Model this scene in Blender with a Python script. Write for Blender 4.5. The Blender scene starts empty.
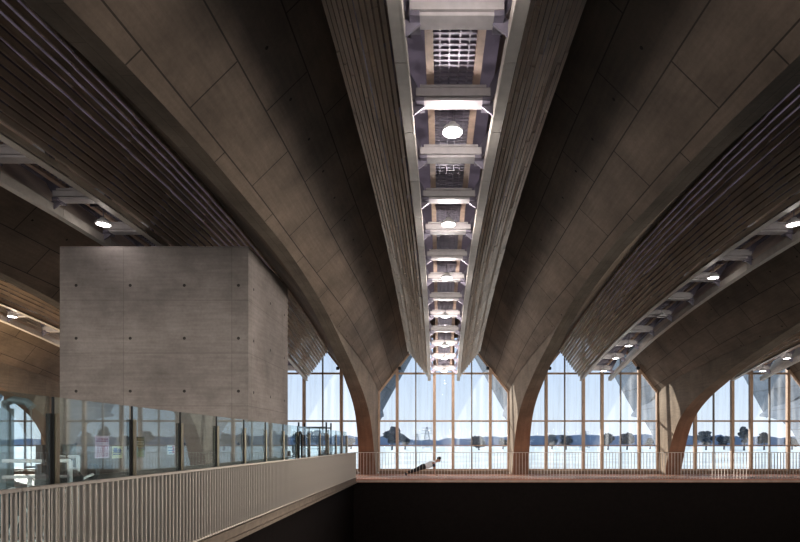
import bpy, math, random
from mathutils import Vector, Matrix
random.seed(7)
S = bpy.context.scene
COL = S.collection
R = math.radians
BAYS = [-3, -2, -1, 0, 1, 2, 3]
W = 8.0
YW = 28.65      # glazing plane
YC = 12.0       # crown of the arches

# ------------------------------------------------------------------ helpers
class MB:
    def __init__(s): s.v = []; s.f = []; s.uv = []
    def quad(s, pts, uv=None):
        n = len(s.v); s.v += [tuple(p) for p in pts]; s.f.append(tuple(range(n, n + len(pts))))
        s.uv.append(uv)
    def box(s, x0, x1, y0, y1, z0, z1):
        n = len(s.v)
        s.v += [(x0,y0,z0),(x1,y0,z0),(x1,y1,z0),(x0,y1,z0),(x0,y0,z1),(x1,y0,z1),(x1,y1,z1),(x0,y1,z1)]
        for f in ((0,3,2,1),(4,5,6,7),(0,1,5,4),(1,2,6,5),(2,3,7,6),(3,0,4,7)):
            s.f.append(tuple(n + i for i in f)); s.uv.append(None)
        return s
    def bar(s, a, b, w, h, up=(0, 0, 1)):
        a = Vector(a); b = Vector(b); d = (b - a).normalized(); u = Vector(up)
        if abs(d.dot(u)) > .98: u = Vector((0, 1, 0))
        r = d.cross(u).normalized(); u = r.cross(d).normalized()
        n = len(s.v)
        for p in (a, b):
            for i, j in ((-1,-1),(1,-1),(1,1),(-1,1)):
                s.v.append(tuple(p + r * (i * w / 2) + u * (j * h / 2)))
        for f in ((0,1,2,3),(4,7,6,5),(0,4,5,1),(1,5,6,2),(2,6,7,3),(3,7,4,0)):
            s.f.append(tuple(n + i for i in f)); s.uv.append(None)
        return s
    def tube(s, pts, r, seg=10, closed=False):
        pts = [Vector(p) for p in pts]; N = len(pts); n0 = len(s.v)
        rr = r if isinstance(r, (list, tuple)) else [r] * N
        pu = None
        for i, p in enumerate(pts):
            d = (pts[min(i + 1, N - 1)] - pts[max(i - 1, 0)]).normalized()
            u = pu if pu is not None else Vector((0, 0, 1))
            if abs(d.dot(u)) > .95: u = Vector((0, 1, 0)) if abs(d.y) < .9 else Vector((1, 0, 0))
            a = d.cross(u).normalized(); b = a.cross(d).normalized(); pu = b
            for k in range(seg):
                t = 2 * math.pi * k / seg
                s.v.append(tuple(p + a * (math.cos(t) * rr[i]) + b * (math.sin(t) * rr[i])))
        for i in range(N - 1):
            for k in range(seg):
                k2 = (k + 1) % seg
                s.f.append((n0 + i*seg + k, n0 + i*seg + k2, n0 + (i+1)*seg + k2, n0 + (i+1)*seg + k)); s.uv.append(None)
        s.f.append(tuple(n0 + k for k in reversed(range(seg)))); s.uv.append(None)
        s.f.append(tuple(n0 + (N-1)*seg + k for k in range(seg))); s.uv.append(None)
        return s
    def lathe(s, c, prof, seg=20):
        c = Vector(c); n0 = len(s.v)
        for r, z in prof:
            for k in range(seg):
                t = 2 * math.pi * k / seg
                s.v.append((c.x + r * math.cos(t), c.y + r * math.sin(t), c.z + z))
        for i in range(len(prof) - 1):
            for k in range(seg):
                k2 = (k + 1) % seg
                s.f.append((n0 + i*seg + k, n0 + i*seg + k2, n0 + (i+1)*seg + k2, n0 + (i+1)*seg + k)); s.uv.append(None)
        return s
    def mesh(s, name, m, smooth=False):
        me = bpy.data.meshes.new(name); me.from_pydata(s.v, [], s.f)
        uvl = me.uv_layers.new(name='UVMap')
        for p in me.polygons:
            p.use_smooth = smooth
            cu = s.uv[p.index]
            n = p.normal
            for j, li in enumerate(p.loop_indices):
                if cu: uvl.data[li].uv = cu[j]
                else:
                    c = me.vertices[me.loops[li].vertex_index].co
                    if abs(n.z) > .7: uvl.data[li].uv = (c.x, c.y)
                    elif abs(n.x) > abs(n.y): uvl.data[li].uv = (c.y, c.z)
                    else: uvl.data[li].uv = (c.x, c.z)
        me.materials.append(m)
        return me
    def build(s, name, m, parent=None, smooth=False, loc=None):
        return link(name, s.mesh(name, m, smooth), parent, loc)

def link(name, me, parent=None, loc=None):
    o = bpy.data.objects.new(name, me); COL.objects.link(o)
    if parent is not None: o.parent = parent
    if loc: o.location = loc
    return o
def tag(o, label=None, cat=None, group=None, kind=None):
    if label: o['label'] = label
    if cat: o['category'] = cat
    if group: o['group'] = group
    if kind: o['kind'] = kind
    return o
def empty(name, loc=(0, 0, 0), rz=0, label=None, cat=None, group=None, kind=None):
    o = bpy.data.objects.new(name, None); COL.objects.link(o)
    o.location = loc; o.rotation_euler = (0, 0, rz); o.empty_display_size = .2
    return tag(o, label, cat, group, kind)
def copy_tree(o, loc=None, label=None, group=None, parent=None):
    c = o.copy(); COL.objects.link(c)
    if parent is not None: c.parent = parent
    if loc is not None: c.location = loc
    if label: c['label'] = label
    if group: c['group'] = group
    for ch in [x for x in list(o.children)]: copy_tree(ch, parent=c)
    return c

# ------------------------------------------------------------------ materials
def nodes(name):
    m = bpy.data.materials.new(name); m.use_nodes = True
    nt = m.node_tree; return m, nt, nt.nodes['Principled BSDF'], nt.nodes['Material Output']
def N(nt, t, **k):
    n = nt.nodes.new(t)
    for a, b in k.items():
        if a.startswith('i_'): n.inputs[a[2:].replace('_', ' ')].default_value = b
        else: setattr(n, a, b)
    return n
def math_n(nt, op, a, b=None):
    n = nt.nodes.new('ShaderNodeMath'); n.operation = op
    for i, x in enumerate((a, b)):
        if x is None: continue
        if isinstance(x, (int, float)): n.inputs[i].default_value = x
        else: nt.links.new(x, n.inputs[i])
    return n.outputs[0]
def plain(name, col, rough=.6, metal=0., spec=.5, emis=None, es=0., var=0.08, scale=6.):
    m, nt, b, o = nodes(name)
    b.inputs['Roughness'].default_value = rough; b.inputs['Metallic'].default_value = metal
    b.inputs['Specular IOR Level'].default_value = spec
    if var:
        tc = N(nt, 'ShaderNodeTexCoord'); no = N(nt, 'ShaderNodeTexNoise'); no.inputs['Scale'].default_value = scale
        no.inputs['Detail'].default_value = 4
        nt.links.new(tc.outputs['Object'], no.inputs['Vector'])
        r = N(nt, 'ShaderNodeValToRGB')
        r.color_ramp.elements[0].position = .3; r.color_ramp.elements[1].position = .7
        r.color_ramp.elements[0].color = tuple(c * (1 - var * 2) for c in col[:3]) + (1,)
        r.color_ramp.elements[1].color = tuple(min(1, c * (1 + var)) for c in col[:3]) + (1,)
        nt.links.new(no.outputs['Fac'], r.inputs[0]); nt.links.new(r.outputs[0], b.inputs['Base Color'])
    else: b.inputs['Base Color'].default_value = tuple(col[:3]) + (1,)
    if emis:
        b.inputs['Emission Color'].default_value = tuple(emis) + (1,); b.inputs['Emission Strength'].default_value = es
    return m

def concrete(name, col, bw=2.45, rh=.95, off=.5, line=.014, hu=1.22, hv=.95, hole=.03, board=0., hofs=(0.3, .5), lined=.35, top=None):
    """board marked concrete: formwork joints, tie holes, stains. UV is in metres."""
    m, nt, b, o = nodes(name); L = nt.links.new
    uv = N(nt, 'ShaderNodeUVMap'); uv.uv_map = 'UVMap'
    tc = N(nt, 'ShaderNodeTexCoord')
    n1 = N(nt, 'ShaderNodeTexNoise'); n1.inputs['Scale'].default_value = .55; n1.inputs['Detail'].default_value = 6; n1.inputs['Roughness'].default_value = .62
    L(tc.outputs['Object'], n1.inputs['Vector'])
    mp = N(nt, 'ShaderNodeMapping'); mp.inputs['Scale'].default_value = (1.2, 14, 1); L(uv.outputs[0], mp.inputs[0])
    n2 = N(nt, 'ShaderNodeTexNoise'); n2.inputs['Scale'].default_value = 1.0; n2.inputs['Detail'].default_value = 5; L(mp.outputs[0], n2.inputs['Vector'])
    n3 = N(nt, 'ShaderNodeTexNoise'); n3.inputs['Scale'].default_value = 18; n3.inputs['Detail'].default_value = 5; L(tc.outputs['Object'], n3.inputs['Vector'])
    br = N(nt, 'ShaderNodeTexBrick'); br.offset = off; br.squash = 1
    br.inputs['Scale'].default_value = 1; br.inputs['Brick Width'].default_value = bw; br.inputs['Row Height'].default_value = rh
    br.inputs['Mortar Size'].default_value = line; br.inputs['Mortar Smooth'].default_value = .3
    br.inputs['Color1'].default_value = (.93,.93,.93,1); br.inputs['Color2'].default_value = (1.05,1.04,1.03,1); br.inputs['Mortar'].default_value = (lined,lined,lined,1)
    L(uv.outputs[0], br.inputs['Vector'])
    sx = N(nt, 'ShaderNodeSeparateXYZ'); L(uv.outputs[0], sx.inputs[0])
    du = math_n(nt, 'SUBTRACT', math_n(nt, 'FRACT', math_n(nt, 'ADD', math_n(nt, 'DIVIDE', sx.outputs[0], hu), hofs[0])), .5)
    dv = math_n(nt, 'SUBTRACT', math_n(nt, 'FRACT', math_n(nt, 'ADD', math_n(nt, 'DIVIDE', sx.outputs[1], hv), hofs[1])), .5)
    du = math_n(nt, 'MULTIPLY', du, hu); dv = math_n(nt, 'MULTIPLY', dv, hv)
    d = math_n(nt, 'SQRT', math_n(nt, 'ADD', math_n(nt, 'MULTIPLY', du, du), math_n(nt, 'MULTIPLY', dv, dv)))
    hm = math_n(nt, 'GREATER_THAN', d, hole)
    hm = math_n(nt, 'ADD', math_n(nt, 'MULTIPLY', hm, .8), .2)
    f = math_n(nt, 'ADD', math_n(nt, 'MULTIPLY', n1.outputs['Fac'], 1.7), .15)
    f = math_n(nt, 'MULTIPLY', f, math_n(nt, 'ADD', math_n(nt, 'MULTIPLY', n2.outputs['Fac'], .5), .75))
    f = math_n(nt, 'MULTIPLY', f, math_n(nt, 'ADD', math_n(nt, 'MULTIPLY', n3.outputs['Fac'], .3), .85))
    f = math_n(nt, 'MULTIPLY', f, hm)
    mx = N(nt, 'ShaderNodeVectorMath', operation='SCALE'); L(br.outputs['Color'], mx.inputs[0]); L(f, mx.inputs['Scale'])
    m2 = N(nt, 'ShaderNodeVectorMath', operation='MULTIPLY'); L(mx.outputs[0], m2.inputs[0]); m2.inputs[1].default_value = col[:3]
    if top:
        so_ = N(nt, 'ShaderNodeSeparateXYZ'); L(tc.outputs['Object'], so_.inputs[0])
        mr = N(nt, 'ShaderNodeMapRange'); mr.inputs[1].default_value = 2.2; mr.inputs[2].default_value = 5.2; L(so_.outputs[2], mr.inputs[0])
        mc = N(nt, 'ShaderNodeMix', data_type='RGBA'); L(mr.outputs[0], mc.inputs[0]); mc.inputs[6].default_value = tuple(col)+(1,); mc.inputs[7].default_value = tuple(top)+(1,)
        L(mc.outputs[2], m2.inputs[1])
    L(m2.outputs[0], b.inputs['Base Color'])
    b.inputs['Roughness'].default_value = .75; b.inputs['Specular IOR Level'].default_value = .25
    bp = N(nt, 'ShaderNodeBump'); bp.inputs['Strength'].default_value = .35; bp.inputs['Distance'].default_value = .02
    L(f, bp.inputs['Height']); L(bp.outputs[0], b.inputs['Normal'])
    return m

def glass(name, tint=(.93,.97,.98), refl=.10, haze=0.0, streak=0.0, hazecol=(.85,.9,.95)):
    m, nt, b, o = nodes(name); L = nt.links.new
    nt.nodes.remove(b)
    t = N(nt, 'ShaderNodeBsdfTransparent'); t.inputs[0].default_value = tint + (1,)
    g = N(nt, 'ShaderNodeBsdfGlossy'); g.inputs['Roughness'].default_value = .02; g.inputs['Color'].default_value = (.9,.95,1,1)
    fr = N(nt, 'ShaderNodeFresnel'); fr.inputs['IOR'].default_value = 1.45
    fac = math_n(nt, 'MULTIPLY', fr.outputs[0], refl / .04)
    fac = math_n(nt, 'MINIMUM', fac, .75)
    mx = N(nt, 'ShaderNodeMixShader'); L(fac, mx.inputs[0]); L(t.outputs[0], mx.inputs[1]); L(g.outputs[0], mx.inputs[2])
    out = mx.outputs[0]
    if haze or streak:
        tl = N(nt, 'ShaderNodeBsdfTranslucent'); tl.inputs[0].default_value = hazecol + (1,)
        tc = N(nt, 'ShaderNodeTexCoord'); mp = N(nt, 'ShaderNodeMapping'); mp.inputs['Scale'].default_value = (3.2, 1, .22)
        no = N(nt, 'ShaderNodeTexNoise'); no.inputs['Scale'].default_value = 1.3; no.inputs['Detail'].default_value = 3
        L(tc.outputs['Object'], mp.inputs[0]); L(mp.outputs[0], no.inputs['Vector'])
        s = math_n(nt, 'MAXIMUM', math_n(nt, 'MULTIPLY', math_n(nt, 'SUBTRACT', no.outputs['Fac'], .42), streak * 4), 0)
        s = math_n(nt, 'MINIMUM', math_n(nt, 'ADD', s, haze), .6)
        m3 = N(nt, 'ShaderNodeMixShader'); L(s, m3.inputs[0]); L(out, m3.inputs[1]); L(tl.outputs[0], m3.inputs[2]); out = m3.outputs[0]
    L(out, o.inputs['Surface'])
    return m

def translucent(name, col, mix=.5):
    m, nt, b, o = nodes(name); L = nt.links.new; nt.nodes.remove(b)
    t = N(nt, 'ShaderNodeBsdfTranslucent'); t.inputs[0].default_value = col + (1,)
    d = N(nt, 'ShaderNodeBsdfDiffuse'); d.inputs[0].default_value = (.25,.24,.3,1)
    tc = N(nt, 'ShaderNodeTexCoord'); no = N(nt, 'ShaderNodeTexNoise'); no.inputs['Scale'].default_value = 2.5
    L(tc.outputs['Object'], no.inputs['Vector'])
    mx = N(nt, 'ShaderNodeMixShader'); L(no.outputs['Fac'], mx.inputs[0]); L(t.outputs[0], mx.inputs[1]); L(d.outputs[0], mx.inputs[2])
    L(mx.outputs[0], o.inputs['Surface']); return m

M = {}
M['shell'] = concrete('vault concrete', (.222,.172,.132), rh=.93, hv=1.86, hofs=(.3,.25), line=.014, lined=.3)
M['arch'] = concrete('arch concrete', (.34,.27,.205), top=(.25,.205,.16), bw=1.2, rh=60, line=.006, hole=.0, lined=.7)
M['arch_soffit'] = concrete('arch soffit', (.24,.135,.09), top=(.33,.275,.22), bw=1.2, rh=60, line=.006, hole=.0, lined=.7)  # dark reddish foot paints shade and warm deck bounce into the colour
M['block'] = concrete('block concrete', (.255,.225,.21), bw=2.6, rh=1.27, off=0, line=.008, hu=1.3, hv=1.27, hole=.036, hofs=(.377,.22), lined=.7)
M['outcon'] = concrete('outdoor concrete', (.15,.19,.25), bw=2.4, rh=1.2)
M['louvre'] = plain('painted aluminium slats', (.78,.68,.58), .33, .35, var=.1, scale=1.5)
M['fascia'] = plain('pale edge board', (.58,.54,.49), .42, .3, var=.05)
M['steel'] = plain('painted steel', (.50,.47,.47), .45, .1, var=.06)
M['steeldark'] = plain('grey bracket steel', (.28,.26,.31), .4, .5, var=.06)
M['stringer'] = plain('tan timber stringer', (.55,.42,.34), .6, var=.1)
M['grating'] = plain('galvanised grating', (.30,.28,.33), .5, .4, var=0)
M['frame'] = plain('bronze window frame', (.42,.29,.205), .5, .1, var=.06)
M['mullthin'] = plain('slim dark glazing bar', (.22,.19,.17), .5, .2, var=0)
M['deck'] = plain('pink brown deck', (.52,.27,.19), .6, var=.1, scale=3)
M['slabedge'] = plain('pale slab edge', (.42,.37,.33), .6, var=.08)
M['edgedark'] = plain('dark brown channel', (.24,.19,.15), .6, var=.1)  # even brown, darker than the slab edge
M['curb'] = plain('brown plinth', (.20,.13,.09), .6, var=.1)
M['pit'] = plain('near black pit wall', (.012,.008,.007), .8, spec=.1, var=.1)  # near-black albedo puts the darkness of the pit into its colour
M['baluster'] = plain('grey beige painted bars', (.70,.62,.55), .5, .0, var=.04, scale=1)
M['balpink'] = plain('pale railing bars', (.66,.58,.53), .45, .1, var=.03)
M['postdark'] = plain('black post', (.008,.008,.009), .6, .0, var=0)
M['postgold'] = plain('brushed bronze post', (.36,.30,.22), .3, .8, var=.05)
M['barrier'] = glass('barrier glass', (.89,.95,.95), 0.013, haze=.015, hazecol=(.7,.85,.85))
M['pane'] = glass('window glass', (.96,.98,1.), .0015, haze=.04, streak=.16, hazecol=(.95,.97,1.))
M['cap'] = translucent('frosted rooflight', (.16,.12,.13))
M['lampbody'] = plain('white lamp housing', (.75,.74,.74), .4, var=0)
M['lens'] = plain('glowing lens', (1,1,1), .4, emis=(1,.95,.95), es=22, var=0)
M['lensoff'] = plain('unlit lens', (.25,.25,.27), .3, var=0)
M['white'] = plain('white painted tube', (.75,.77,.78), .35, var=0)
M['blackrub'] = plain('black vinyl', (.025,.027,.03), .5, var=0)
M['greymach'] = plain('grey machine steel', (.20,.25,.27), .4, .3, var=.03)
M['ground'] = plain('pale dry field', (.80,.86,.80), .9, var=.12, scale=.15)
M['treeleaf'] = plain('hazy blue green leaves', (.022,.045,.075), .9, var=.2, scale=.6)  # distance haze is mixed into the leaf colour as a blue tint
M['bark'] = plain('grey bark', (.06,.07,.09), .9, var=.1)
M['hill'] = plain('hazy hills', (.20,.28,.40), 1., var=.08, scale=.02)  # blue of the distance haze is carried in the base colour
M['pylon'] = plain('pylon steel', (.12,.16,.22), .7, var=0)
M['skin'] = plain('skin', (.42,.24,.17), .5, var=.03)
M['shirt'] = plain('white shirt', (.80,.85,.95), .8, var=.1, scale=9)
M['tights'] = plain('dark leggings', (.02,.02,.025), .7, var=0)
M['sleeve'] = plain('navy sleeve', (.03,.04,.08), .8, var=0)
M['hair'] = plain('black hair', (.012,.01,.01), .6, var=0)
M['shoe'] = plain('dark trainers', (.05,.05,.06), .6, var=0)

# ------------------------------------------------------------------ building curves
ARC = [(12,6.25),(15,6.08),(17.5,5.72),(20,5.15),(22,4.65),(23.1,4.31),(24.8,3.72),(26.2,2.95),(27,2.05),(27.5,1.1),(27.8,.4),(27.9,0)]
def lerp_t(T, x):
    if x <= T[0][0]: return T[0][1]
    for (a, b), (c, d) in zip(T, T[1:]):
        if x <= c: return b + (d - b) * (x - a) / (c - a)
    return T[-1][1]
def hermite(T, x):
    n = len(T)
    if x <= T[0][0]: return T[0][1]
    if x >= T[-1][0]: return T[-1][1]
    for i in range(n - 1):
        if x <= T[i+1][0]:
            x0, y0 = T[i]; x1, y1 = T[i+1]
            sl = lambda a, b: (T[b][1]-T[a][1])/(T[b][0]-T[a][0])
            m0 = sl(i-1, i+1) if i else 0.
            m1 = sl(i, i+2) if i + 2 < n else sl(i, i+1)
            h = x1-x0; t = (x-x0)/h
            return (2*t**3-3*t**2+1)*y0+(t**3-2*t**2+t)*h*m0+(-2*t**3+3*t**2)*y1+(t**3-t**2)*h*m1
ARCN = [(-6.6,0),(-6.2,1.0),(-5.5,1.9),(-4,3.15),(-1,4.6),(2,5.4),(5,5.87),(7.6,6.12),(9.2,6.19),(12,6.25)]
def arc_z(y):
    return max(0., hermite(ARC if y > YC else ARCN, y))
def arc_hw(z): return lerp_t([(0,.43),(2.8,.36),(4.3,.29),(5.2,.23),(6.2,.175)], z)
SPR = [(12,6.25),(15,6.08),(18,5.66),(22,5.36),(26,4.95),(28.65,4.4)]
def spr_z(y):
    return max(lerp_t(SPR, y), arc_z(y)) if y > YC else max(arc_z(y), 4.4)
def spr_x(y):   # inner distance from bay centre
    d = y - YC if y > YC else (YC - y) * .6
    t = min(1, max(0, (d - 6) / 10.65))
    return (4 - arc_hw(arc_z(y))) * (1 - t) + 3.5 * t if d > 6 else 4 - arc_hw(arc_z(y))
def up_z(y): d = y - YC; return 8.22 - .006 * d * d      # shell height at 1.8 m from centre
def shell_pt(y, x):
    sx, sz = spr_x(y), spr_z(y)
    return sz + (up_z(y) - sz) * (sx - x) / (sx - 1.8)
def zl(y): d = y - YC; return 6.72 - .0067 * d * d
def hl(y): d = (y - YC) / 16.; return .62 + .08 * d * d
def zo(y): d = y - YC; return 8.0 - .0061 * d * d
YB = -6.6

# ------------------------------------------------------------------ arches (structure)
ysall = [YB + .12 * i for i in range(22)]
while ysall[-1] < 24.5: ysall.append(ysall[-1] + .5)
while ysall[-1] < 28.9: ysall.append(ysall[-1] + .12)
mb = MB(); prev = None; s_len = 0
for y in ysall:
    za = arc_z(y); hw = arc_hw(za); d = abs(y - YC)
    if y > 27.9: hw = .43
    zt = max(spr_z(y) + .35, za + .35)
    if prev is not None: s_len += math.hypot(y - prev[0], za - prev[1])
    cur = (y, za, hw, zt, s_len)
    if prev is not None:
        y0, a0, h0, t0, l0 = prev; y1, a1, h1, t1, l1 = cur
        nx = 1
        hT0 = max(h0, 4 - spr_x(y0)); hT1 = max(h1, 4 - spr_x(y1))
        mb.quad([(-h0,y0,a0),(-h1,y1,a1),(h1,y1,a1),(h0,y0,a0)], [(l0,-h0),(l1,-h1),(l1,h1),(l0,h0)])
        for s in (-1, 1):
            mb.quad([(s*h0,y0,a0),(s*h1,y1,a1),(s*hT1,y1,t1),(s*hT0,y0,t0)], [(l0,a0),(l1,a1),(l1,t1),(l0,t0)])
        mb.quad([(-hT0,y0,t0),(hT0,y0,t0),(hT1,y1,t1),(-hT1,y1,t1)])
    prev = cur
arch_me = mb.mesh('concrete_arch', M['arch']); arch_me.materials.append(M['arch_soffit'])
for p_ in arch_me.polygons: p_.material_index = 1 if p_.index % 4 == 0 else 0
arch_lab = {-28:'thin curved concrete arch at the far left edge of the hall',
 -20:'curved concrete arch seen through the barrier glass at far left, beyond the gym machines',
 -12:'dark concrete arch passing behind the big concrete block',
 -4:'curved concrete arch landing beside the end of the glass barrier, left of the person',
 4:'curved concrete arch landing right of the central window, right of the person',
 12:'curved concrete arch landing between the second and third windows, right of the person',
 20:'curved concrete arch at the far right, just out past the last window',
 28:'curved concrete arch at the right end wall'}
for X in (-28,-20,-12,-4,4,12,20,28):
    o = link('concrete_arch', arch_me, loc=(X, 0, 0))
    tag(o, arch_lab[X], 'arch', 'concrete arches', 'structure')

# exterior leg that continues each arch outside
mb = MB()
leg = [(29.0,0,),(29.15,.7),(29.5,1.5),(30.1,2.3),(31.0,2.9),(32.2,3.2),(33.2,3.3)]
for (a, b), (c, d) in zip(leg, leg[1:]):
    tb, td = 4.9 - .35*(a-29), 4.9 - .35*(c-29)
    mb.quad([(-.3,a,b),(.3,a,b),(.3,c,d),(-.3,c,d)])
    for s in (-.3, .3): mb.quad([(s,a,b),(s,c,d),(s,c,td),(s,a,tb)])
    mb.quad([(-.3,a,tb),(-.3,c,td),(.3,c,td),(.3,a,tb)])
mb.quad([(-.3,33.2,3.3),(.3,33.2,3.3),(.3,33.2,3.43),(-.3,33.2,3.43)])
eme = mb.mesh('buttress', M['outcon'])
for i, X in enumerate((-20,-12,-4,4,12,20)):
    tag(link('outdoor_buttress', eme, loc=(X,0,0)), 'grey concrete buttress outside the glass behind the %s arch foot' % ['far left','block-hidden','left central','right central','second right','outermost right'][i], 'buttress', 'buttresses outside the windows', 'structure')

# ------------------------------------------------------------------ shells (ceiling)
NY = [YB + (YW - YB) * i / 44 for i in range(45)]
XR = 1.0
def shell_mesh(s):
    mb = MB(); K = 6; rows = []
    for y in NY:
        r = []; sx = spr_x(y)
        for k in range(K + 1):
            x = sx + (XR - sx) * k / K
            z = shell_pt(y, x); r.append((x, z))
        rows.append(r)
    for j in range(len(NY) - 1):
        for k in range(K):
            p = [(NY[j], *rows[j][k]), (NY[j+1], *rows[j+1][k]), (NY[j+1], *rows[j+1][k+1]), (NY[j], *rows[j][k+1])]
            # v measured down from the ridge
            def vv(y, x, z): return math.hypot(x - XR, z - shell_pt(y, XR))
            uvs = [(a, vv(a, b, c)) for a, b, c in p]
            mb.quad([(s*b, a, c) for a, b, c in p], uvs)
            mb.quad([(s*b, a, c + .32) for a, b, c in reversed(p)], uvs)
    # slot side wall
    for j in range(len(NY) - 1):
        a, b = NY[j], NY[j+1]; za, zb = rows[j][-1][1], rows[j+1][-1][1]
        mb.quad([(s*XR,a,za),(s*XR,b,zb),(s*XR,b,zb+.75),(s*XR,a,za+.75)])
        mb.quad([(s*(XR+.15),a,za),(s*(XR+.15),b,zb),(s*(XR+.15),b,zb+.75),(s*(XR+.15),a,za+.75)])
    return mb.mesh('ceiling', M['shell'])
sm = {-1: shell_mesh(-1), 1: shell_mesh(1)}
bay_nm = {-3:'outermost left', -2:'second left', -1:'first left', 0:'central', 1:'first right', 2:'second right', 3:'outermost right'}
for k in BAYS:
    for s in (-1, 1):
        o = link('ceiling', sm[s], loc=(k*W, 0, 0))
        tag(o, 'dark formwork-marked concrete vault slope on the %s side of the %s roof slot' % ('left' if s < 0 else 'right', bay_nm[k]), 'vault', 'concrete vault slopes', 'structure')
# rooflight cap
mb = MB()
for j in range(len(NY) - 1):
    a, b = NY[j], NY[j+1]; za, zb = shell_pt(a, XR) + .75, shell_pt(b, XR) + .75
    mb.quad([(-XR-.1,a,za),(XR+.1,a,za),(XR+.1,b,zb),(-XR-.1,b,zb)])
capm = mb.mesh('rooflight', M['cap'])
for k in BAYS:
    tag(link('rooflight', capm, loc=(k*W, 0, 0)), 'dim lilac frosted rooflight over the %s roof slot' % bay_nm[k], 'rooflight', 'rooflights', 'structure')
# eaves outside
mb = MB()
for s in (-1, 1):
    A = [(3.5,YW+.05,4.4),(4.0,33.0,3.2),(1.85,33.0,7.1),(1.8,YW+.05,6.6),(.2,YW+.05,8.6),(.2,33.0,9.2)]
    P = [(s*x, y, z) for x, y, z in A]
    for q in ((0,1,2,3), (3,2,5,4)):
        mb.quad([P[i] for i in q]); mb.quad([(P[i][0],P[i][1],P[i][2]+.35) for i in q])
    mb.quad([P[1],(P[1][0],P[1][1],P[1][2]+.35),(P[2][0],P[2][1],P[2][2]+.35),P[2]])
    mb.quad([P[2],(P[2][0],P[2][1],P[2][2]+.35),(P[5][0],P[5][1],P[5][2]+.35),P[5]])
em = mb.mesh('eave', M['outcon'])
for k in (-3,-2,-1,0,1,2):
    tag(link('outdoor_eave', em, loc=(k*W,0,0)), 'bluish concrete eave outside the top corners of the %s window' % bay_nm[k], 'eave', 'eaves outside the windows', 'structure')

# ------------------------------------------------------------------ windows
def window(k, n):
    X = k * W
    root = empty('window_%d' % n, (X, YW, 0), 0, 'tall gabled %s window with bronze frame in the far wall' % bay_nm[k], 'window', 'gabled windows', 'structure')
    top = lambda x: 4.38 + (6.55 - 4.38) * (3.5 - abs(x)) / 1.7
    f = MB()
    for s in (-1, 1):
        f.box(*sorted((s*3.42, s*3.52)), -.07, .07, .1, 4.42)
        f.bar((s*3.48, 0, 4.38), (s*1.0, 0, top(1.0)), .14, .12, up=(0,1,0))
    f.box(-3.5, 3.5, -.06, .06, 2.79, 2.87)
    f.box(-3.5, 3.5, -.05, .05, 1.50, 1.545)
    f.box(-2.62, 2.62, -.06, .06, 5.34, 5.43)
    f.box(-3.5, 3.5, -.08, .08, .16, .26)
    f.build('window_frame', M['frame'], root)
    for x in (-2.5, -.5, .5, 2.5):
        MB().box(x-.075, x+.075, -.1, .08, .2, top(x)).build('mullion', M['frame'], root)
    for x in (-1.5, 1.5):
        MB().box(x-.03, x+.03, -.06, .05, .2, top(x)).build('glazing_bar', M['mullthin'], root)
    g = MB(); y0 = .0
    g.quad([(-3.5,y0,.2),(3.5,y0,.2),(3.5,y0,4.4),(1.0,y0,top(1.)),(-1.0,y0,top(1.)),(-3.5,y0,4.4)])
    g.build('glass', M['pane'], root)
    return root
for n, k in enumerate((-3,-2,-1,0,1,2)): window(k, n + 1)
# gable infill over each window behind the louvres
mb = MB(); mb.quad([(-1.2,YW+.02,7.3),(1.2,YW+.02,7.3),(1.2,YW+.02,8.9),(-1.2,YW+.02,8.9)])
gi = mb.mesh('trim', M['shell'])
for k in (-3,-2,-1,0,1,2,3): tag(link('trim_%d' % (k+4), gi, loc=(k*W,0,0)), 'concrete closing piece at the far end of the %s roof slot' % bay_nm[k], 'trim', None, 'structure')

# ------------------------------------------------------------------ floors, pit, end walls
tag(MB().box(-28,28,24.45,29.0,-.16,0).build('floor', M['deck']), 'pink brown deck running along the far windows', 'floor', None, 'structure')
tag(MB().box(-28,-4.1,-6.6,24.44,-.16,0).build('floor', M['slabedge']), 'walkway floor behind the glass barrier at left', 'floor', None, 'structure')
tag(MB().box(-4.1,28,-6.6,-.8,-.16,0).build('floor', M['slabedge']), 'walkway floor on the near side of the dark pit', 'floor', None, 'structure')
tag(MB().box(-4.0,28,24.39,24.45,-.12,-.075).build('trim_slab_edge', M['slabedge']), 'pale slab edge line below the far railing', 'trim', None, 'structure')
t = MB(); t.box(-4.1,-4.0,-.8,24.4,-.18,-.10); t.box(-4.1,-4.04,-.8,24.4,-.10,.02); t.box(-4.12,-4.02,-.8,24.4,.03,.07)
tag(t.build('trim_walkway_edge', M['edgedark']), 'pale channel edge running under the left railing bars', 'trim', None, 'structure')
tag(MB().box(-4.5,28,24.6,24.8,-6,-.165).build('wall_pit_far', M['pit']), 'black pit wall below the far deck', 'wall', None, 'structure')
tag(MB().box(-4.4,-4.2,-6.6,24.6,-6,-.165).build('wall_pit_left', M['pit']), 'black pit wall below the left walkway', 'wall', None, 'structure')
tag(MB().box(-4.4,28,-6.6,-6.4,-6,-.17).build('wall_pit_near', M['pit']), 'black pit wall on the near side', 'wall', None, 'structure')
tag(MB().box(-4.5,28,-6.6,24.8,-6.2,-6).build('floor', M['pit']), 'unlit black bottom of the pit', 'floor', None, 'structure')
tag(MB().box(27.9,28.2,-6.6,29,-6,9).build('wall_right', M['shell']), 'concrete end wall on the right', 'wall', None, 'structure')
tag(MB().box(-28.3,-28,-6.6,29,-.2,9).build('wall_left', M['shell']), 'concrete end wall on the left', 'wall', None, 'structure')
for k in (-3,-2,-1,0,1,2):
    tag(MB().box(k*W-3.45,k*W+3.45,28.2,28.56,0,.17).build('baseboard_%d' % (k+4), M['curb']), 'low brown plinth under the %s window' % bay_nm[k], 'plinth', 'plinths under the windows', 'structure')

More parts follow.
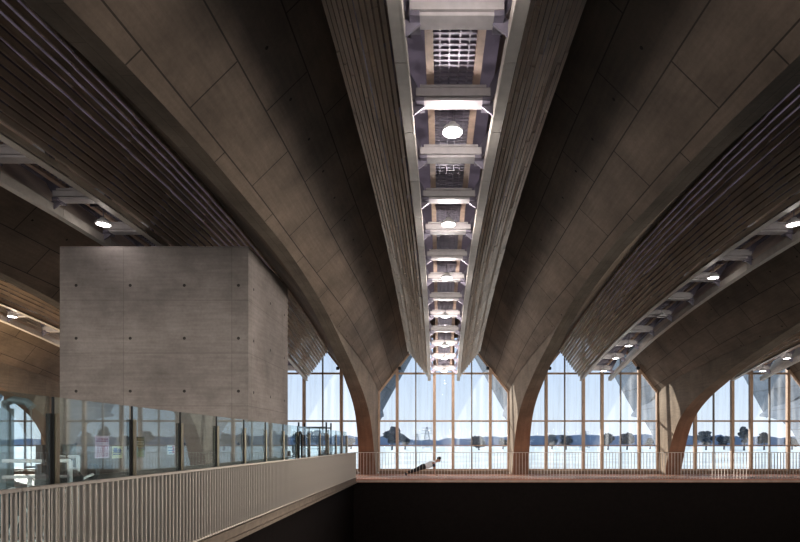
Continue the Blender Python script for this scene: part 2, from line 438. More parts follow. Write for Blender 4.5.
tag(MB().box(-28,28,-6.9,-6.65,3.0,10.5).build('wall_near_blocker', M['shell']), 'unseen wall added behind the viewer to hold back sky light', 'wall', None, 'structure')  # unseen wall, added to cut sky light on the near vaults
# ------------------------------------------------------------------ louvre screens
NS = 13
def louvre_mesh(s):
    mb = MB()
    for i in range(NS):
        t = i / (NS - 1)
        def P(y):
            return (s * (hl(y) + .03 + (1.8 - hl(y)) * t), y, zl(y) + .06 + (zo(y) - zl(y)) * t)
        y = -3.4 - i * .13; tb = random.uniform(.2,.5)
        while y < 28.1:
            a = max(y, -3.4); b = min(y + 1.7, 28.12)
            if b - a > .1:
                p, q = P(a), P(b); dz = (zo(a) - zl(a)) / (NS - 1); tw = .052 + .04 * min(1, max(0, (a - 13) / 9))
                j0 = p[2] + random.uniform(-.008,.004); j1 = q[2] + .012; tl = (tb + random.uniform(-.07,.07)) * s
                mb.bar((p[0] + s*tw/2, p[1], j0), (q[0] + s*tw/2, q[1], j1), tw, .016, up=(tl, 0, 1))
                mb.bar((p[0] + s*(tw-.004), p[1], j0 + dz/2), (q[0] + s*(tw-.004), q[1], j1 + dz/2), .012, dz * .94)
            y += 1.7
    return mb.mesh('slat_bank', M['louvre'])
def edge_mesh(s):
    mb = MB(); y = -3.4
    while y < 28.1:
        a, b = y, min(y + 1.7, 28.15)
        xa, xb = hl(a), hl(b)
        mb.bar((s*(xa-.005), a, zl(a)+.055), (s*(xb-.005), b - .012, zl(b)+.055), .022, .20)
        mb.bar((s*(xa+.07), a, zl(a)-.035), (s*(xb+.07), b - .012, zl(b)-.035), .15, .016)
        y += 1.7
    return mb.mesh('edge_board', M['fascia'])
def hanger_mesh(s):
    mb = MB()
    P = [(s*(.35*hl(y)+.65*1.8+.02), y, .35*zl(y)+.65*zo(y)+.24) for y in [-3.3+1.05*i for i in range(30)]]
    mb.tube(P, .045, 6)
    return mb.mesh('support_rail', M['steeldark'])
LM = {s: (louvre_mesh(s), edge_mesh(s), hanger_mesh(s)) for s in (-1, 1)}
side_hint = {
 (0,-1):'pale slatted louvre bank hanging on the left side of the bright central roof slot',
 (0,1):'pale slatted louvre bank hanging on the right side of the bright central roof slot',
 (1,-1):'large brown slatted louvre bank sweeping down to the second window, left side of its slot',
 (1,1):'narrow edge-on louvre bank on the right side of the first right roof slot',
 (2,-1):'small warm slatted louvre bank above the rightmost window',
 (2,1):'short far-right louvre bank beyond the rightmost slot lamps',
 (-1,1):'large dark slatted louvre bank above the concrete block, top left',
 (-1,-1):'thin louvre bank beyond the lamp left of the concrete block',
 (-2,1):'slatted louvre bank left of the block, lower than the dark arch',
 (-2,-1):'thin slatted louvre bank just over the tan vault at the left edge',
 (-3,1):'louvre bank of the outermost left roof slot, right side',
 (-3,-1):'louvre bank of the outermost left roof slot, left side'}
for (k, s), lab in side_hint.items():
    r = empty('louvre_screen', (k*W, 0, 6.7), 0, lab, 'louvre screen', 'louvre screens along the roof slots')
    for nm, me in zip(('slat_bank','edge_board','support_rail'), LM[s]):
        link(nm, me, r, (0,0,-6.7))

# ------------------------------------------------------------------ slot: cross beams, catwalk, lamps
BY = [6.42 + 1.735 * i for i in range(13)]
BYn = [6.42 - 1.735 * i for i in range(1, 6)]
def beam_parts(y):
    z = zl(y) + .2; z0 = z
    return z
def make_beam():
    r = empty('cross_beam', (0, 0, 0))
    m = MB(); m.box(-.5,.5,-.11,.11,0,.04); m.box(-.5,.5,-.11,.11,.20,.24); m.box(-.5,.5,-.075,.075,.04,.20)
    m.box(-.56,.56,-.13,.13,.06,.18)
    m.build('beam_web', M['steel'], r)
    for s in (-1, 1):
        b = MB(); b.bar((s*.5,0,.05),(s*1.0,0,.95),.14,.05,up=(0,1,0)).build('strut', M['steeldark'], r)
        p = MB(); p.bar((s*.48,-.02,.02),(s*.66,-.02,-.12),.16,.03,up=(0,1,0)); p.box(*sorted((s*.44, s*.56)), -.15,.15,-.03,.03)
        p.build('bracket', M['steeldark'], r)
        q = MB(); q.quad([(s*.58,.1,.15),(s*.98,.1,.95),(s*.98,.85,1.0),(s*.58,.6,.25)]); q.quad([(s*.6,.1,.15),(s*1.0,.1,.95),(s*1.0,.85,1.0),(s*.6,.6,.25)])
        q.build('gusset_plate', M['steeldark'], r)
    return r
beam0 = make_beam(); first = True
ordn = ['first','second','third','fourth','fifth','sixth','seventh','eighth','ninth','tenth','eleventh','twelfth','thirteenth','fourteenth','fifteenth','sixteenth','seventeenth','eighteenth']
slot_nm = {-2:'second left roof slot', -1:'first left roof slot', 0:'central roof slot', 1:'first right roof slot', 2:'second right roof slot'}
allb = sorted(BY + BYn[:2], reverse=True)
for k in (0, 1, -1, 2, -2):
    for i, y in enumerate(allb):
        if k == 0 and y < 4: continue
        if k in (1, -1) and y < 8: continue
        if k in (2, -2) and y < 14: continue
        lab = 'grey steel cross beam in the %s, %s from the window wall' % (slot_nm[k], ordn[i])
        loc = (k*W, y, zl(y) + .2)
        if first:
            first = False; beam0.location = loc; tag(beam0, lab, 'beam', 'cross beams in the roof slots')
        else: copy_tree(beam0, loc, lab, 'cross beams in the roof slots')
def strip(x0, x1, h0, h1, step=1.71):
    mb = MB(); y = -3.0
    while y < 28:
        b = min(y + step, 28.1)
        mb.bar(((x0+x1)/2, y, zl(y)+.45+(h0+h1)/2), ((x0+x1)/2, b, zl(b)+.45+(h0+h1)/2), x1-x0, h1-h0); y += step
    return mb
smL = strip(-.40,-.29,.0,.14).mesh('stringer', M['stringer']); smR = strip(.29,.40,.0,.14).mesh('stringer', M['stringer'])
g = MB(); y = -3.
while y < 28:
    g.box(-.29,.29,y,y+.035,zl(y)+.50,zl(y)+.535); y += .11
for x in (-.2,-.07,.07,.2):
    yy = -3.
    while yy < 28:
        b = min(yy+1.7, 28.); g.bar((x,yy,zl(yy)+.52),(x,b,zl(b)+.52),.02,.03); yy += 1.7
gm = g.mesh('grating', M['grating'])
for k in (0,1,-1,2,-2):
    r = empty('maintenance_catwalk', (k*W, 0, 7.1), 0, 'maintenance catwalk of tan stringers and grating up in the %s' % slot_nm[k], 'catwalk', 'catwalks in the roof slots')
    for nm, me in (('stringer', smL), ('stringer', smR), ('grating', gm)): link(nm, me, r, (0,0,-7.1))

def make_lamp(on=True):
    r = empty('high_bay_lamp', (0,0,0))
    m = MB(); m.lathe((0,0,0), [(0,.12),(.06,.12),(.08,.08),(.13,.05),(.165,.0),(.165,-.03),(.145,-.035),(.145,-.01)]); m.build('housing', M['lampbody'], r, True)
    l = MB(); l.lathe((0,0,0), [(.145,-.02),(.09,-.03),(0.0,-.032)]); l.build('lens', M['lens' if on else 'lensoff'], r, True)
    h = MB(); h.tube([(0,0,.12),(0,0,.42)], .012, 8); h.box(-.3,.3,-.02,.02,.39,.42); h.build('hanger', M['steeldark'], r)
    return r
lampA = make_lamp(); lampB = make_lamp(False)
LYS = [5.2,8.55,12.35,16.0,19.7,23.2,24.9,26.75]
LY = LYS
ld = bpy.data.lights.new('lamp_light', 'POINT'); ld.energy = 42; ld.shadow_soft_size = .12; ld.color = (1,.93,.90)
ld2 = ld.copy(); ld2.energy = 7; ld.energy = 68
usedA = usedB = False
for k in (0, 1, -1, 2, -2):
    L_ = LY if k == 0 else LYS
    for i, y in enumerate(reversed(L_)):
        off = (k == 1 and y == 19.7)
        if k in (1,-1) and y < 9: vis = False
        elif k in (2,-2) and y < 14: vis = False
        else: vis = True
        z = zl(y) + .02
        if vis:
            lab = ('unlit' if off else 'glowing') + ' round lamp hanging in the %s, %s from the window wall' % (slot_nm[k], ordn[i])
            if off:
                o = lampB; o.location = (k*W,y,z); tag(o, lab, 'lamp', 'lamps in the roof slots')
            elif not usedA:
                usedA = True; o = lampA; o.location = (k*W,y,z); tag(o, lab, 'lamp', 'lamps in the roof slots')
            else: copy_tree(lampA, (k*W,y,z), lab, 'lamps in the roof slots')
        if not off:
            lo = bpy.data.objects.new('lamp_light', ld if k == 0 else ld2); COL.objects.link(lo); lo.location = (k*W, y, z - .2)

# small fixtures at the gable corners
r0 = None
for k in (-1,0,1,2):
    for s in (-1,1):
        x = k*W + s*2.35
        lab = 'small black speaker at the %s shoulder of the %s window' % ('left' if s < 0 else 'right', bay_nm[k])
        if r0 is None:
            r0 = empty('wall_speaker', (x,28.4,5.62), 0, lab, 'speaker', 'speakers at the window shoulders')
            b = MB(); b.lathe((0,0,-.07), [(0,0),(.07,0),(.085,.03),(.085,.13),(.05,.16),(0,.16)], 14); b.build('speaker_body', M['blackrub'], r0, True)
            MB().bar((0,0,.05),(0,.2,.14),.04,.04).build('bracket', M['steeldark'], r0)
        else: copy_tree(r0, (x,28.4,5.62), lab)

# ------------------------------------------------------------------ concrete block
bk = MB(); bk.box(-9.33,-4.8,12.8,16.1,0,6.37)
tag(bk.build('concrete_block', M['block']), 'huge smooth grey concrete block standing behind the glass barrier', 'block')

# ------------------------------------------------------------------ left railing
fin = MB().box(-.028,.028,-.006,.006,.09,1.21).mesh('baluster', M['baluster'])
SEC = 2.44
secs = []
for j in range(10):
    y0 = j * SEC
    r = empty('bar_railing', (-4.06, y0, 0), 0, 'grey flat-bar railing section along the left walkway, %s from the far corner' % ordn[9-j], 'railing', 'railing sections along the left walkway')
    MB().box(-.04,.04,0,SEC-.01,1.205,1.235).build('top_rail', M['baluster'], r)
    MB().box(-.02,.02,0,SEC-.01,.09,.12).build('bottom_rail', M['baluster'], r)
    for q in range(24):
        o = link('baluster', fin, r, (0, .05 + q * SEC / 24, 0))
# far railing
bal = MB().box(-.007,.007,-.02,.02,-.02,1.2).mesh('baluster', M['balpink'])
for j in range(13):
    x0 = -4.06 + j * 2.0
    r = empty('bar_railing', (x0, 24.47, 0), 0, 'pale thin-bar railing section in front of the far windows, %s from the left corner' % ordn[j], 'railing', 'railing sections along the far deck')
    MB().box(0,1.995,-.02,.02,1.2,1.225).build('top_rail', M['baluster'], r)
    MB().box(0,1.995,-.015,.015,.08,.11).build('bottom_rail', M['balpink'], r)
    for q in range(14): link('baluster', bal, r, (.07 + q * 2.0 / 14, 0, .02))

# ------------------------------------------------------------------ glass barrier
PY = [4.35,5.77,7.25,8.6,10.0,11.4,12.8,14.25,15.7,17.1,18.6,20.0,21.5,22.7,24.0]
def post(nm, y, parent, yo):
    p = MB(); p.box(-.05,.0,-.025,.025,0,1.97); o = p.build(nm, M['postdark'], parent, loc=(0, yo, 0))
    q = MB(); q.box(-.01,.03,.025,.075,0,1.97); q.build('post_cover', M['postgold'], o)
for i, y in enumerate(PY):
    yn = PY[i+1] if i + 1 < len(PY) else None
    if yn is None:
        r = empty('barrier_post', (-4.4, y, 0), 0, 'last dark post of the glass barrier beside the far corner', 'post')
        post('upright', y, r, 0); continue
    r = empty('glass_barrier', (-4.4, y, 0), 0, 'glass barrier panel with dark post on the left walkway, %s from the far corner' % ordn[len(PY)-2-i], 'glass barrier', 'glass barrier panels')
    post('post', y, r, 0)
    w = yn - y
    MB().box(-.006,.006,.02,w-.045,.1,2.15).build('glass_pane', M['barrier'], r)
    MB().box(-.012,.012,.006,.02,.1,2.15).build('edge_strip', M['postdark'], r)
    MB().box(-.03,.03,.0,w-.045,.06,.12).build('base_channel', M['steeldark'], r)
d = MB(); d.tube([(-.03,-.15,1.0),(-.03,-.15,1.85),(-.03,-.09,1.95),(-.03,0,1.98),(-.03,.09,1.95),(-.03,.15,1.85),(-.03,.15,1.0)], .025, 8)
tag(d.build('door_pull', M['postdark'], loc=(-4.285, 15.7, 0), smooth=True), 'black hoop pull handle on the glass barrier past the block', 'handle')

# notices on the glass
def notice(y0, y1, z0, z1, col, inks, label, name='paper_notice'):
    r = empty(name, (-4.42, y0, z0), 0, label, 'notice', 'paper notices on the barrier glass')
    w, h = y1 - y0, z1 - z0
    MB().box(.0,.004,0,w,0,h).build('sheet', plain(name + ' paper', col, .8, var=.04), r)
    for j, (c, rows) in enumerate(inks):
        m = MB()
        for (a, b, c0, c1) in rows: m.box(.004,.0055,w*(1-b),w*(1-a),h*c0,h*c1)
        m.build('print', plain(name + ' ink', c, .8, var=0), r)
def at_y(px): return 4.2 * 533 / (440 - px)
def rowsof(n, lo, hi, seed):
    random.seed(seed); o = []
    for q in range(n):
        z = lo + (hi - lo) * q / n; x = .1
        while x < .85:
            w = random.uniform(.06, .2); o.append((x, min(x + w, .9), z, z + (hi-lo)/n*.5)); x += w + .04
    return o
notice(at_y(96.5), at_y(110.5), 1.46, 1.74, (.95,.72,.85), [((.35,.03,.12), rowsof(2,.74,.92,1)), ((.42,.12,.25), rowsof(6,.08,.6,2))], 'pink printed notice on the glass in front of the block')
notice(at_y(113.5), at_y(123.5), 1.45, 1.61, (.85,.82,.6), [((.08,.12,.35), rowsof(3,.3,.75,3)), ((.2,.25,.5), [(.15,.4,.45,.8),(.5,.85,.5,.85)])], 'small cream notice with blue picture, right of the pink notice')
notice(at_y(134.5), at_y(146), 1.44, 1.74, (.2,.15,.1), [((.45,.30,.10), rowsof(5,.5,.95,5)), ((.20,.30,.10), rowsof(4,.08,.45,6)), ((.6,.5,.4), rowsof(2,.62,.85,7))], 'dark brown and green picture poster on the barrier glass')
notice(at_y(168.5), at_y(175.5), 1.47, 1.62, (.8,.82,.86), [((.5,.08,.16), [(.05,.3,.1,.9)]), ((.1,.2,.45), rowsof(3,.1,.9,9))], 'little red and blue notice near the third barrier post')

# ------------------------------------------------------------------ gym machines
def cable_tower(loc, label, h=2.4):
    r = empty('cable_machine', loc, 0, label, 'gym machine')
    m = MB(); m.box(-.09,.09,-.09,.09,0,h-.1); m.tube([(0,0,h-.12),(.0,0,h),(.15,0,h+.06),(.4,0,h+.02),(.5,0,h-.08)], .07, 10); m.build('column', M['greymach'], r)
    MB().box(-.35,.6,-.3,.3,0,.08).build('base', M['greymach'], r)
    w = MB()
    for q in range(9): w.box(.14,.42,-.1,.1,.15+q*.07,.15+q*.07+.06)
    w.build('weight_stack', M['blackrub'], r)
    c = MB(); c.tube([(.48,0,h-.1),(.48,0,1.2)], .008, 6); c.tube([(.38,0,1.2),(.58,0,1.2)], .02, 8); c.build('cable_handle', M['blackrub'], r)
def press_machine(loc, rz, label):
    r = empty('chest_press_machine', loc, rz, label, 'gym machine')
    f = MB()
    f.tube([(-.5,-.35,.05),(.5,-.35,.05)], .035); f.tube([(-.5,.35,.05),(.5,.35,.05)], .035)
    f.tube([(-.5,-.35,.05),(-.5,.35,.05)], .035); f.tube([(.45,0,.05),(.45,0,1.35)], .04); f.tube([(-.5,0,.05),(-.3,0,.45)], .04)
    f.tube([(-.55,.0,1.35),(.45,0,1.35)], .035); f.tube([(-.55,.0,1.08),(.45,0,1.08)], .03)
    f.tube([(-.15,-.3,.5),(.5,.3,.95)], .03); f.tube([(-.3,-.3,.9),(-.3,.3,.9)], .025); f.tube([(.0,-.32,.1),(.0,-.32,1.1)], .03)
    f.build('tube_frame', M['white'], r, True)
    s = MB(); s.box(-.35,.1,-.2,.2,.45,.54); s.build('seat', M['blackrub'], r)
    b = MB(); b.box(.02,.12,-.2,.2,.6,1.3); b.box(0,.1,-.14,.14,1.38,1.62); b.box(.05,.09,-.05,.05,1.28,1.4); b.build('backrest', M['blackrub'], r)
    p = MB()
    for s_ in (-1,1): p.tube([(.3,s_*.36,1.0),(.3,s_*.44,1.0)], .18, 18)
    p.build('weight_plate', M['blackrub'], r)
def bike(loc, rz, label):
    r = empty('exercise_bike', loc, rz, label, 'exercise bike', 'exercise bikes on the far walkway')
    f = MB(); f.tube([(-.5,-.25,.04),(-.5,.25,.04)], .04); f.tube([(.5,-.25,.04),(.5,.25,.04)], .04); f.tube([(-.5,0,.06),(0,0,.35),(.5,0,.06)], .045)
    f.tube([(-.05,0,.35),(-.22,0,.92)], .035); f.tube([(.3,0,.3),(.38,0,1.1)], .04); f.build('tube_frame', M['white'], r, True)
    w = MB(); w.tube([(.38,-.03,.38),(.38,.03,.38)], .24, 24); w.build('flywheel', M['greymach'], r)
    s = MB(); s.tube([(-.36,0,.95),(-.2,0,.97),(-.05,0,.95)], [.11,.09,.03], 10); s.build('saddle', M['blackrub'], r, True)
    h = MB(); h.tube([(.6,-.22,1.2),(.4,-.22,1.14),(.38,0,1.12),(.4,.22,1.14),(.6,.22,1.2)], .02, 8); h.box(.36,.4,-.12,.12,1.16,1.36); h.build('handlebar', M['blackrub'], r)
    p = MB(); p.tube([(0,-.16,.2),(0,-.08,.2),(0,-.08,.45),(0,.08,.25),(0,.08,.5),(0,.16,.5)], .015, 6); p.build('pedal', M['blackrub'], r)
cable_tower((-8.35,10.0,0), 'tall grey cable machine with bent head at the left edge behind the glass')
press_machine((-6.95,9.0,0), .2, 'white tube press machine with dark backrest at the left edge')
press_machine((-8.6,12.0,0), -.5, 'white tube press machine standing deeper, beyond the cable machine')
bike((-5.9,18.9,0), .9, 'white and black exercise bike just past the concrete block')
bike((-6.0,20.6,0), 1.2, 'white and black exercise bike behind the first one, nearer the window')
bike((-5.3,22.05,0), 1.0, 'white and black exercise bike nearest the far left corner')
r = empty('squat_rack', (-5.75,23.7,0), 0, 'dark steel squat rack whose uprights rise above the glass near the far window', 'gym machine')
for x in (-.6,.6):
    for y in (-.5,.5): MB().box(x-.03,x+.03,y-.03,y+.03,0,2.55).build('upright', M['blackrub'], r)
t = MB(); t.box(-.6,.6,-.53,-.47,2.3,2.36); t.box(-.6,.6,.47,.53,2.3,2.36); t.box(-.63,-.57,-.5,.5,.03,.1); t.box(.57,.63,-.5,.5,.03,.1); t.build('crossbar', M['greymach'], r)
t = MB(); t.tube([(-.95,-.5,1.4),(.95,-.5,1.4)], .015, 8); t.tube([(-.85,-.5,1.4),(-.78,-.5,1.4)], .2, 18); t.tube([(.78,-.5,1.4),(.85,-.5,1.4)], .2, 18); t.build('barbell', M['greymach'], r)

# ------------------------------------------------------------------ person doing a push-up
def skin(name, V, E, rad, m, parent=None, loc=None, sub=2):
    me = bpy.data.meshes.new(name); me.from_pydata([tuple(v) for v in V], E, []); me.materials.append(m)
    o = bpy.data.objects.new(name, me); COL.objects.link(o)
    if parent: o.parent = parent
    if loc: o.location = loc
    md = o.modifiers.new('Skin', 'SKIN'); md.use_smooth_shade = True
    if not me.skin_vertices: 
        bpy.context.view_layer.objects.active = o
        me.attributes  # layer is created by the modifier below
    lay = me.skin_vertices[0] if len(me.skin_vertices) else None
    if lay:
        for i, q in enumerate(rad):
            lay.data[i].radius = q if isinstance(q, (tuple, list)) else (q, q); lay.data[i].use_root = (i == 0)
    s = o.modifiers.new('Sub', 'SUBSURF'); s.levels = sub; s.render_levels = sub
    return o
def body():
    # coordinates local: x along body toward the head, feet at x=0; z up; y sideways
    V = []; E = []; Rr = []
    def a(p, r, par=None):
        V.append(p); Rr.append(r)
        if par is not None: E.append((par, len(V)-1))
        return len(V)-1
    pel = a((.86,0,.46), (.135,.105))
    wa = a((1.02,0,.51), (.12,.095), pel)
    ch = a((1.20,0,.585), (.15,.11), wa)
    up = a((1.335,0,.635), (.13,.09), ch)
    nk = a((1.43,0,.69), .055, up)
    hb = a((1.50,0,.735), .075, nk)
    hd = a((1.57,0,.775), .125, hb)
    tp = a((1.65,0,.80), .10, hd)
    for s in (-1, 1):
        hp = a((.80,s*.09,.44), .092, pel); kn = a((.44,s*.085,.265), .062, hp)
        cf = a((.30,s*.085,.215), .06, kn); an = a((.05,s*.085,.155), .038, cf); hl_ = a((.0,s*.085,.14), .04, an); to = a((.02,s*.085,.035), .036, hl_)
        sh = a((1.33,s*.17,.62), .062, up); el = a((1.36,s*.235,.345), .043, sh); wr = a((1.385,s*.22,.085), .029, el)
        pm = a((1.42,s*.22,.035), (.036,.022), wr)
        for q, (dx, dy) in enumerate(((.085,-.035),(.10,-.012),(.095,.012),(.075,.034))):
            b = a((1.46,s*(.22)+dy*.9,.028), .010, pm); c = a((1.42+dx,s*.22+dy*1.2,.022), .009, b); a((1.44+dx,s*.22+dy*1.3,.012), .008, c)
        th = a((1.42,s*.22-s*.04,.028), .011, pm); a((1.455,s*.22-s*.065,.016), .009, th)
    return V, E, Rr
PX, PYY = -1.90, 27.06
pr = empty('person', (PX - .03, PYY, 0), 0, 'person in white shirt and black leggings doing a push-up before the central window', 'person')
V, E, Rr = body()
skin('body', V, E, Rr, M['skin'], pr)
def sub_skin(name, pts, rad, m, sub=2):
    skin(name, pts, [(i, i+1) for i in range(len(pts)-1)], rad, m, pr, sub=sub)
pr.scale = (1.06, 1.06, 1.03)
# clothing as sleeves round the body
skin('shirt', [(.90,0,.465),(1.02,0,.49),(1.20,0,.565),(1.335,0,.638),(1.41,0,.672),(1.335,-.17,.61),(1.335,.17,.61)], [(0,1),(1,2),(2,3),(3,4),(3,5),(3,6)], [(.17,.165),(.165,.165),(.18,.18),(.165,.15),(.085,.085),(.09,.09),(.09,.09)], M['shirt'], pr)
for s in (-1, 1):
    sub_skin('sleeve', [(1.33,s*.175,.60),(1.345,s*.205,.49),(1.352,s*.225,.42)], [.070,.062,.056], M['sleeve'])
skin('leggings', [(.86,0,.45),(.99,0,.485),(.80,-.09,.43),(.44,-.085,.265),(.30,-.085,.215),(.09,-.085,.168),(.80,.09,.44),(.44,.085,.265),(.30,.085,.215),(.09,.085,.168)],
     [(0,1),(0,2),(2,3),(3,4),(4,5),(0,6),(6,7),(7,8),(8,9)], [(.17,.165),(.155,.15),.135,.095,.088,.06,.13,.095,.088,.06], M['tights'], pr)
for s in (-1, 1):
    sub_skin('shoe', [(-.015,s*.085,.165),(-.01,s*.085,.12),(.03,s*.085,.04),(.06,s*.085,.03)], [.055,.06,.055,.04], M['shoe'])
sub_skin('hair', [(1.50,0,.785),(1.565,0,.828),(1.635,0,.842),(1.68,0,.825)], [.08,.12,.115,.075], M['hair'])
sub_skin('nose', [(1.615,0,.725),(1.628,0,.695)], [.018,.012], M['skin'], 1)
for s in (-1, 1):
    MB().lathe((1.655,s*.035,.735), [(0,-.012),(.011,-.006),(.011,.006),(0,.012)], 10).build('eye', M['hair'], pr, True)
    MB().lathe((1.56,s*.098,.765), [(0,-.03),(.014,-.02),(.016,.01),(0,.03)], 10).build('ear', M['skin'], pr, True)
MB().box(1.575,1.595,-.025,.025,.683,.69).build('mouth', plain('lips', (.25,.08,.07), .6, var=0), pr)

# ------------------------------------------------------------------ outdoors
tag(MB().box(-600,600,29.0,900,-.7,-.35).build('ground', M['ground']), 'pale sunlit field outside the windows', 'ground', None, 'structure')
tag(MB().box(-600,600,-400,-6.7,-.7,-.35).build('ground', M['ground']), 'open ground behind the viewer', 'ground', None, 'structure')
random.seed(11)
mb = MB(); x = -420; py = 4
while x < 420:
    nx = x + random.uniform(3, 9); h = 2.5 + 2.5*abs(math.sin(x*.013)) + random.uniform(0, 2.5)
    mb.quad([(x,330,-.4),(nx,330,-.4),(nx,330,h),(x,330,py)]); mb.quad([(x,330,py),(nx,330,h),(nx,331,h*.5),(x,331,py*.5)]); py = h; x = nx
tag(mb.build('hills', M['hill']), 'low hazy blue treeline on the horizon', 'hills', None, 'structure')
def tree(px, top, wpx, Y, lab, seed):
    random.seed(seed); X = -.2 + (px - 440) / 533 * Y; H = 1.65 + (443 - top) * Y / 533; wd = wpx * Y / 533
    r = empty('tree', (X, Y, -.35), 0, lab, 'tree', 'trees beyond the field')
    H += .35; t = MB()
    t.tube([(0,0,0),(.1,0,H*.3),(0,.1,H*.6)], [.28,.2,.1], 8)
    blobs = []
    for q in range(16):
        an = random.uniform(0, 2*math.pi); rr_ = random.uniform(.2, 1)
        blobs.append((math.cos(an)*rr_*.36*wd, random.uniform(-.2,.2)*wd, H*(.56+.28*math.sin(an)*rr_), random.uniform(.09,.19)*min(wd,H)))
    for b in blobs: t.tube([(0,0,H*.35), (b[0],b[1],b[2])], [.09,.03], 5)
    t.build('trunk', M['bark'], r)
    c = MB()
    for bx, by, bz, br in blobs:
        for _ in range(150):
            d = Vector((random.gauss(0,1), random.gauss(0,1), random.gauss(0,1))).normalized() * br * random.uniform(.3,1.05)
            p = Vector((bx, by, bz)) + Vector((d.x*1.25, d.y, d.z*.8)); s = random.uniform(.18,.38)
            a = Vector((random.gauss(0,1), random.gauss(0,1), random.gauss(0,1))).normalized() * s
            b = a.orthogonal().normalized() * s * .7
            if p.z < .3: p.z = .3
            c.quad([p-a-b, p+a-b, p+a+b, p-a+b])
    c.build('crown', M['treeleaf'], r)
tree(392, 424, 22, 150, 'broad dark blue tree seen through the left panes of the central window', 1)
tree(405, 431, 10, 165, 'smaller tree just right of the broad tree in the central window', 2)
tree(479, 434, 17, 150, 'round low tree seen through the right panes of the central window', 3)
tree(503, 437, 10, 170, 'small faint tree at the right edge of the central window', 4)
tree(552, 434, 12, 170, 'small tree at the left of the second window, beside the arch', 5)
tree(566, 433, 14, 160, 'bushy tree seen behind the second pane of the second window', 6)
tree(608, 431, 17, 150, 'tall dark tree in the middle right of the second window', 7)
tree(627, 432, 16, 155, 'wide dark tree right of the tall dark tree in the second window', 8)
tree(650, 437, 10, 170, 'small tree at the right end of the second window', 9)
tree(706, 428, 20, 150, 'tree at the left of the rightmost window', 10)
tree(724, 433, 18, 160, 'low broad tree behind the second pane of the rightmost window', 12)
tree(744, 422, 12, 140, 'tall narrow dark tree near the middle of the rightmost window', 13)
tree(764, 430, 14, 150, 'dark tree behind the slat tips in the rightmost window', 14)
tree(792, 434, 14, 160, 'tree at the right edge of the rightmost window', 15)
tree(298, 430, 12, 150, 'tree seen through the window just past the concrete block', 16)
tree(318, 428, 20, 150, 'wide tree seen above the glass barrier past the block', 17)
tree(351, 437, 10, 170, 'small tree beside the left central arch', 18)
def pylon(px, top, Y, lab):
    X = -.2 + (px-440)/533*Y; H = 2. + (443-top)*Y/533
    m = MB(); b = 1.6
    for sx, sy in ((-1,-1),(1,-1),(1,1),(-1,1)): m.bar((sx*b,sy*b,0),(sx*.2,sy*.2,H),.14,.14)
    for q in range(7):
        z0, z1 = H*q/7, H*(q+1)/7; w0, w1 = b+(.2-b)*q/7, b+(.2-b)*(q+1)/7
        m.bar((-w0,-w0,z0),(w1,-w1,z1),.1,.1); m.bar((w0,-w0,z0),(-w1,-w1,z1),.1,.1)
    for q in (.7,.83,.95): m.bar((-2.2*(1.3-q)-1,0,H*q),(2.2*(1.3-q)+1,0,H*q),.12,.12)
    o = m.build('pylon', M['pylon'], loc=(X,Y,-.35)); tag(o, lab, 'pylon', 'pylons beyond the field')
pylon(427, 427, 200, 'lattice power pylon behind the central window, left of its middle')
pylon(585, 431, 220, 'lattice power pylon behind the second window')
pylon(417, 434, 260, 'smaller lattice pylon beside the broad tree in the central window')

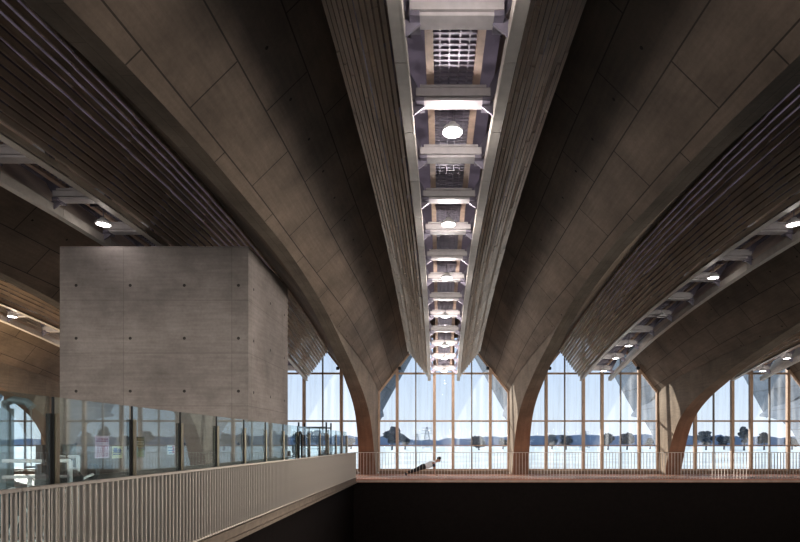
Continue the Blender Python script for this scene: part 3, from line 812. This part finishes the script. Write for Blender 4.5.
# ------------------------------------------------------------------ world and sun
w = bpy.data.worlds.new('World'); S.world = w; w.use_nodes = True; nt = w.node_tree
bg = nt.nodes['Background']; tc = N(nt, 'ShaderNodeTexCoord'); sx = N(nt, 'ShaderNodeSeparateXYZ')
nt.links.new(tc.outputs['Generated'], sx.inputs[0])
r = N(nt, 'ShaderNodeValToRGB'); e = r.color_ramp.elements
e[0].position = 0; e[0].color = (.84,.90,.97,1); e[1].position = 1; e[1].color = (.17,.28,.52,1)
n_ = e.new(.06); n_.color = (.74,.84,.96,1); n_ = e.new(.3); n_.color = (.42,.58,.85,1)
nt.links.new(sx.outputs[2], r.inputs[0]); nt.links.new(r.outputs[0], bg.inputs[0]); bg.inputs[1].default_value = 1.0
sl = bpy.data.lights.new('sun', 'SUN'); sl.energy = 6.0; sl.angle = R(.6); sl.color = (1,.93,.83)
so = bpy.data.objects.new('sun', sl); COL.objects.link(so)
so.rotation_euler = Vector((.62,-.72,-.34)).to_track_quat('-Z','Y').to_euler()

al = bpy.data.lights.new('near_daylight_fill', 'AREA'); al.shape = 'RECTANGLE'; al.size = 44; al.size_y = 2.6; al.energy = 700; al.spread = R(38); al.color = (1,.94,.86)  # added area fill standing in for daylight from behind the viewer
ao = bpy.data.objects.new('near_daylight_fill', al); COL.objects.link(ao); ao.location = (0,-6.4,2.0); ao.rotation_euler = (R(90),0,0)
ao.rotation_euler = Vector((0,1,0)).to_track_quat('-Z','Z').to_euler()

bl = bpy.data.lights.new('side_daylight_fill', 'AREA'); bl.shape = 'RECTANGLE'; bl.size = 22; bl.size_y = 2.2; bl.energy = 620; bl.spread = R(36); bl.color = (1,.93,.84)  # added fill from the right, where the end wall is solid
bo = bpy.data.objects.new('side_daylight_fill', bl); COL.objects.link(bo); bo.location = (27.7,12.5,2.2)
bo.rotation_euler = Vector((-1,0,0)).to_track_quat('-Z','Z').to_euler()
gl = bpy.data.lights.new('gym_warm_fill', 'AREA'); gl.size = 4; gl.energy = 420; gl.spread = R(110); gl.color = (1,.80,.55)  # added warm fill to brighten the left vaults, no fixture there
go = bpy.data.objects.new('gym_warm_fill', gl); COL.objects.link(go); go.location = (-19,19,.5); go.rotation_euler = (R(180),0,0)
# ------------------------------------------------------------------ camera
cd = bpy.data.cameras.new('camera'); co = bpy.data.objects.new('camera', cd); COL.objects.link(co)
cd.sensor_width = 36; cd.lens = 533/800*36; cd.shift_x = -.05; cd.shift_y = .215; cd.clip_end = 2000
co.location = (-.2, 0, 1.65); co.rotation_euler = (R(90), 0, 0)
S.camera = co
S.view_settings.view_transform = 'Standard'; S.view_settings.look = 'None'
S.view_settings.exposure = .12; S.view_settings.gamma = .88
S.cycles.max_bounces = 10; S.cycles.diffuse_bounces = 5; S.cycles.transparent_max_bounces = 24
S.cycles.use_denoising = True; S.cycles.sample_clamp_indirect = 4
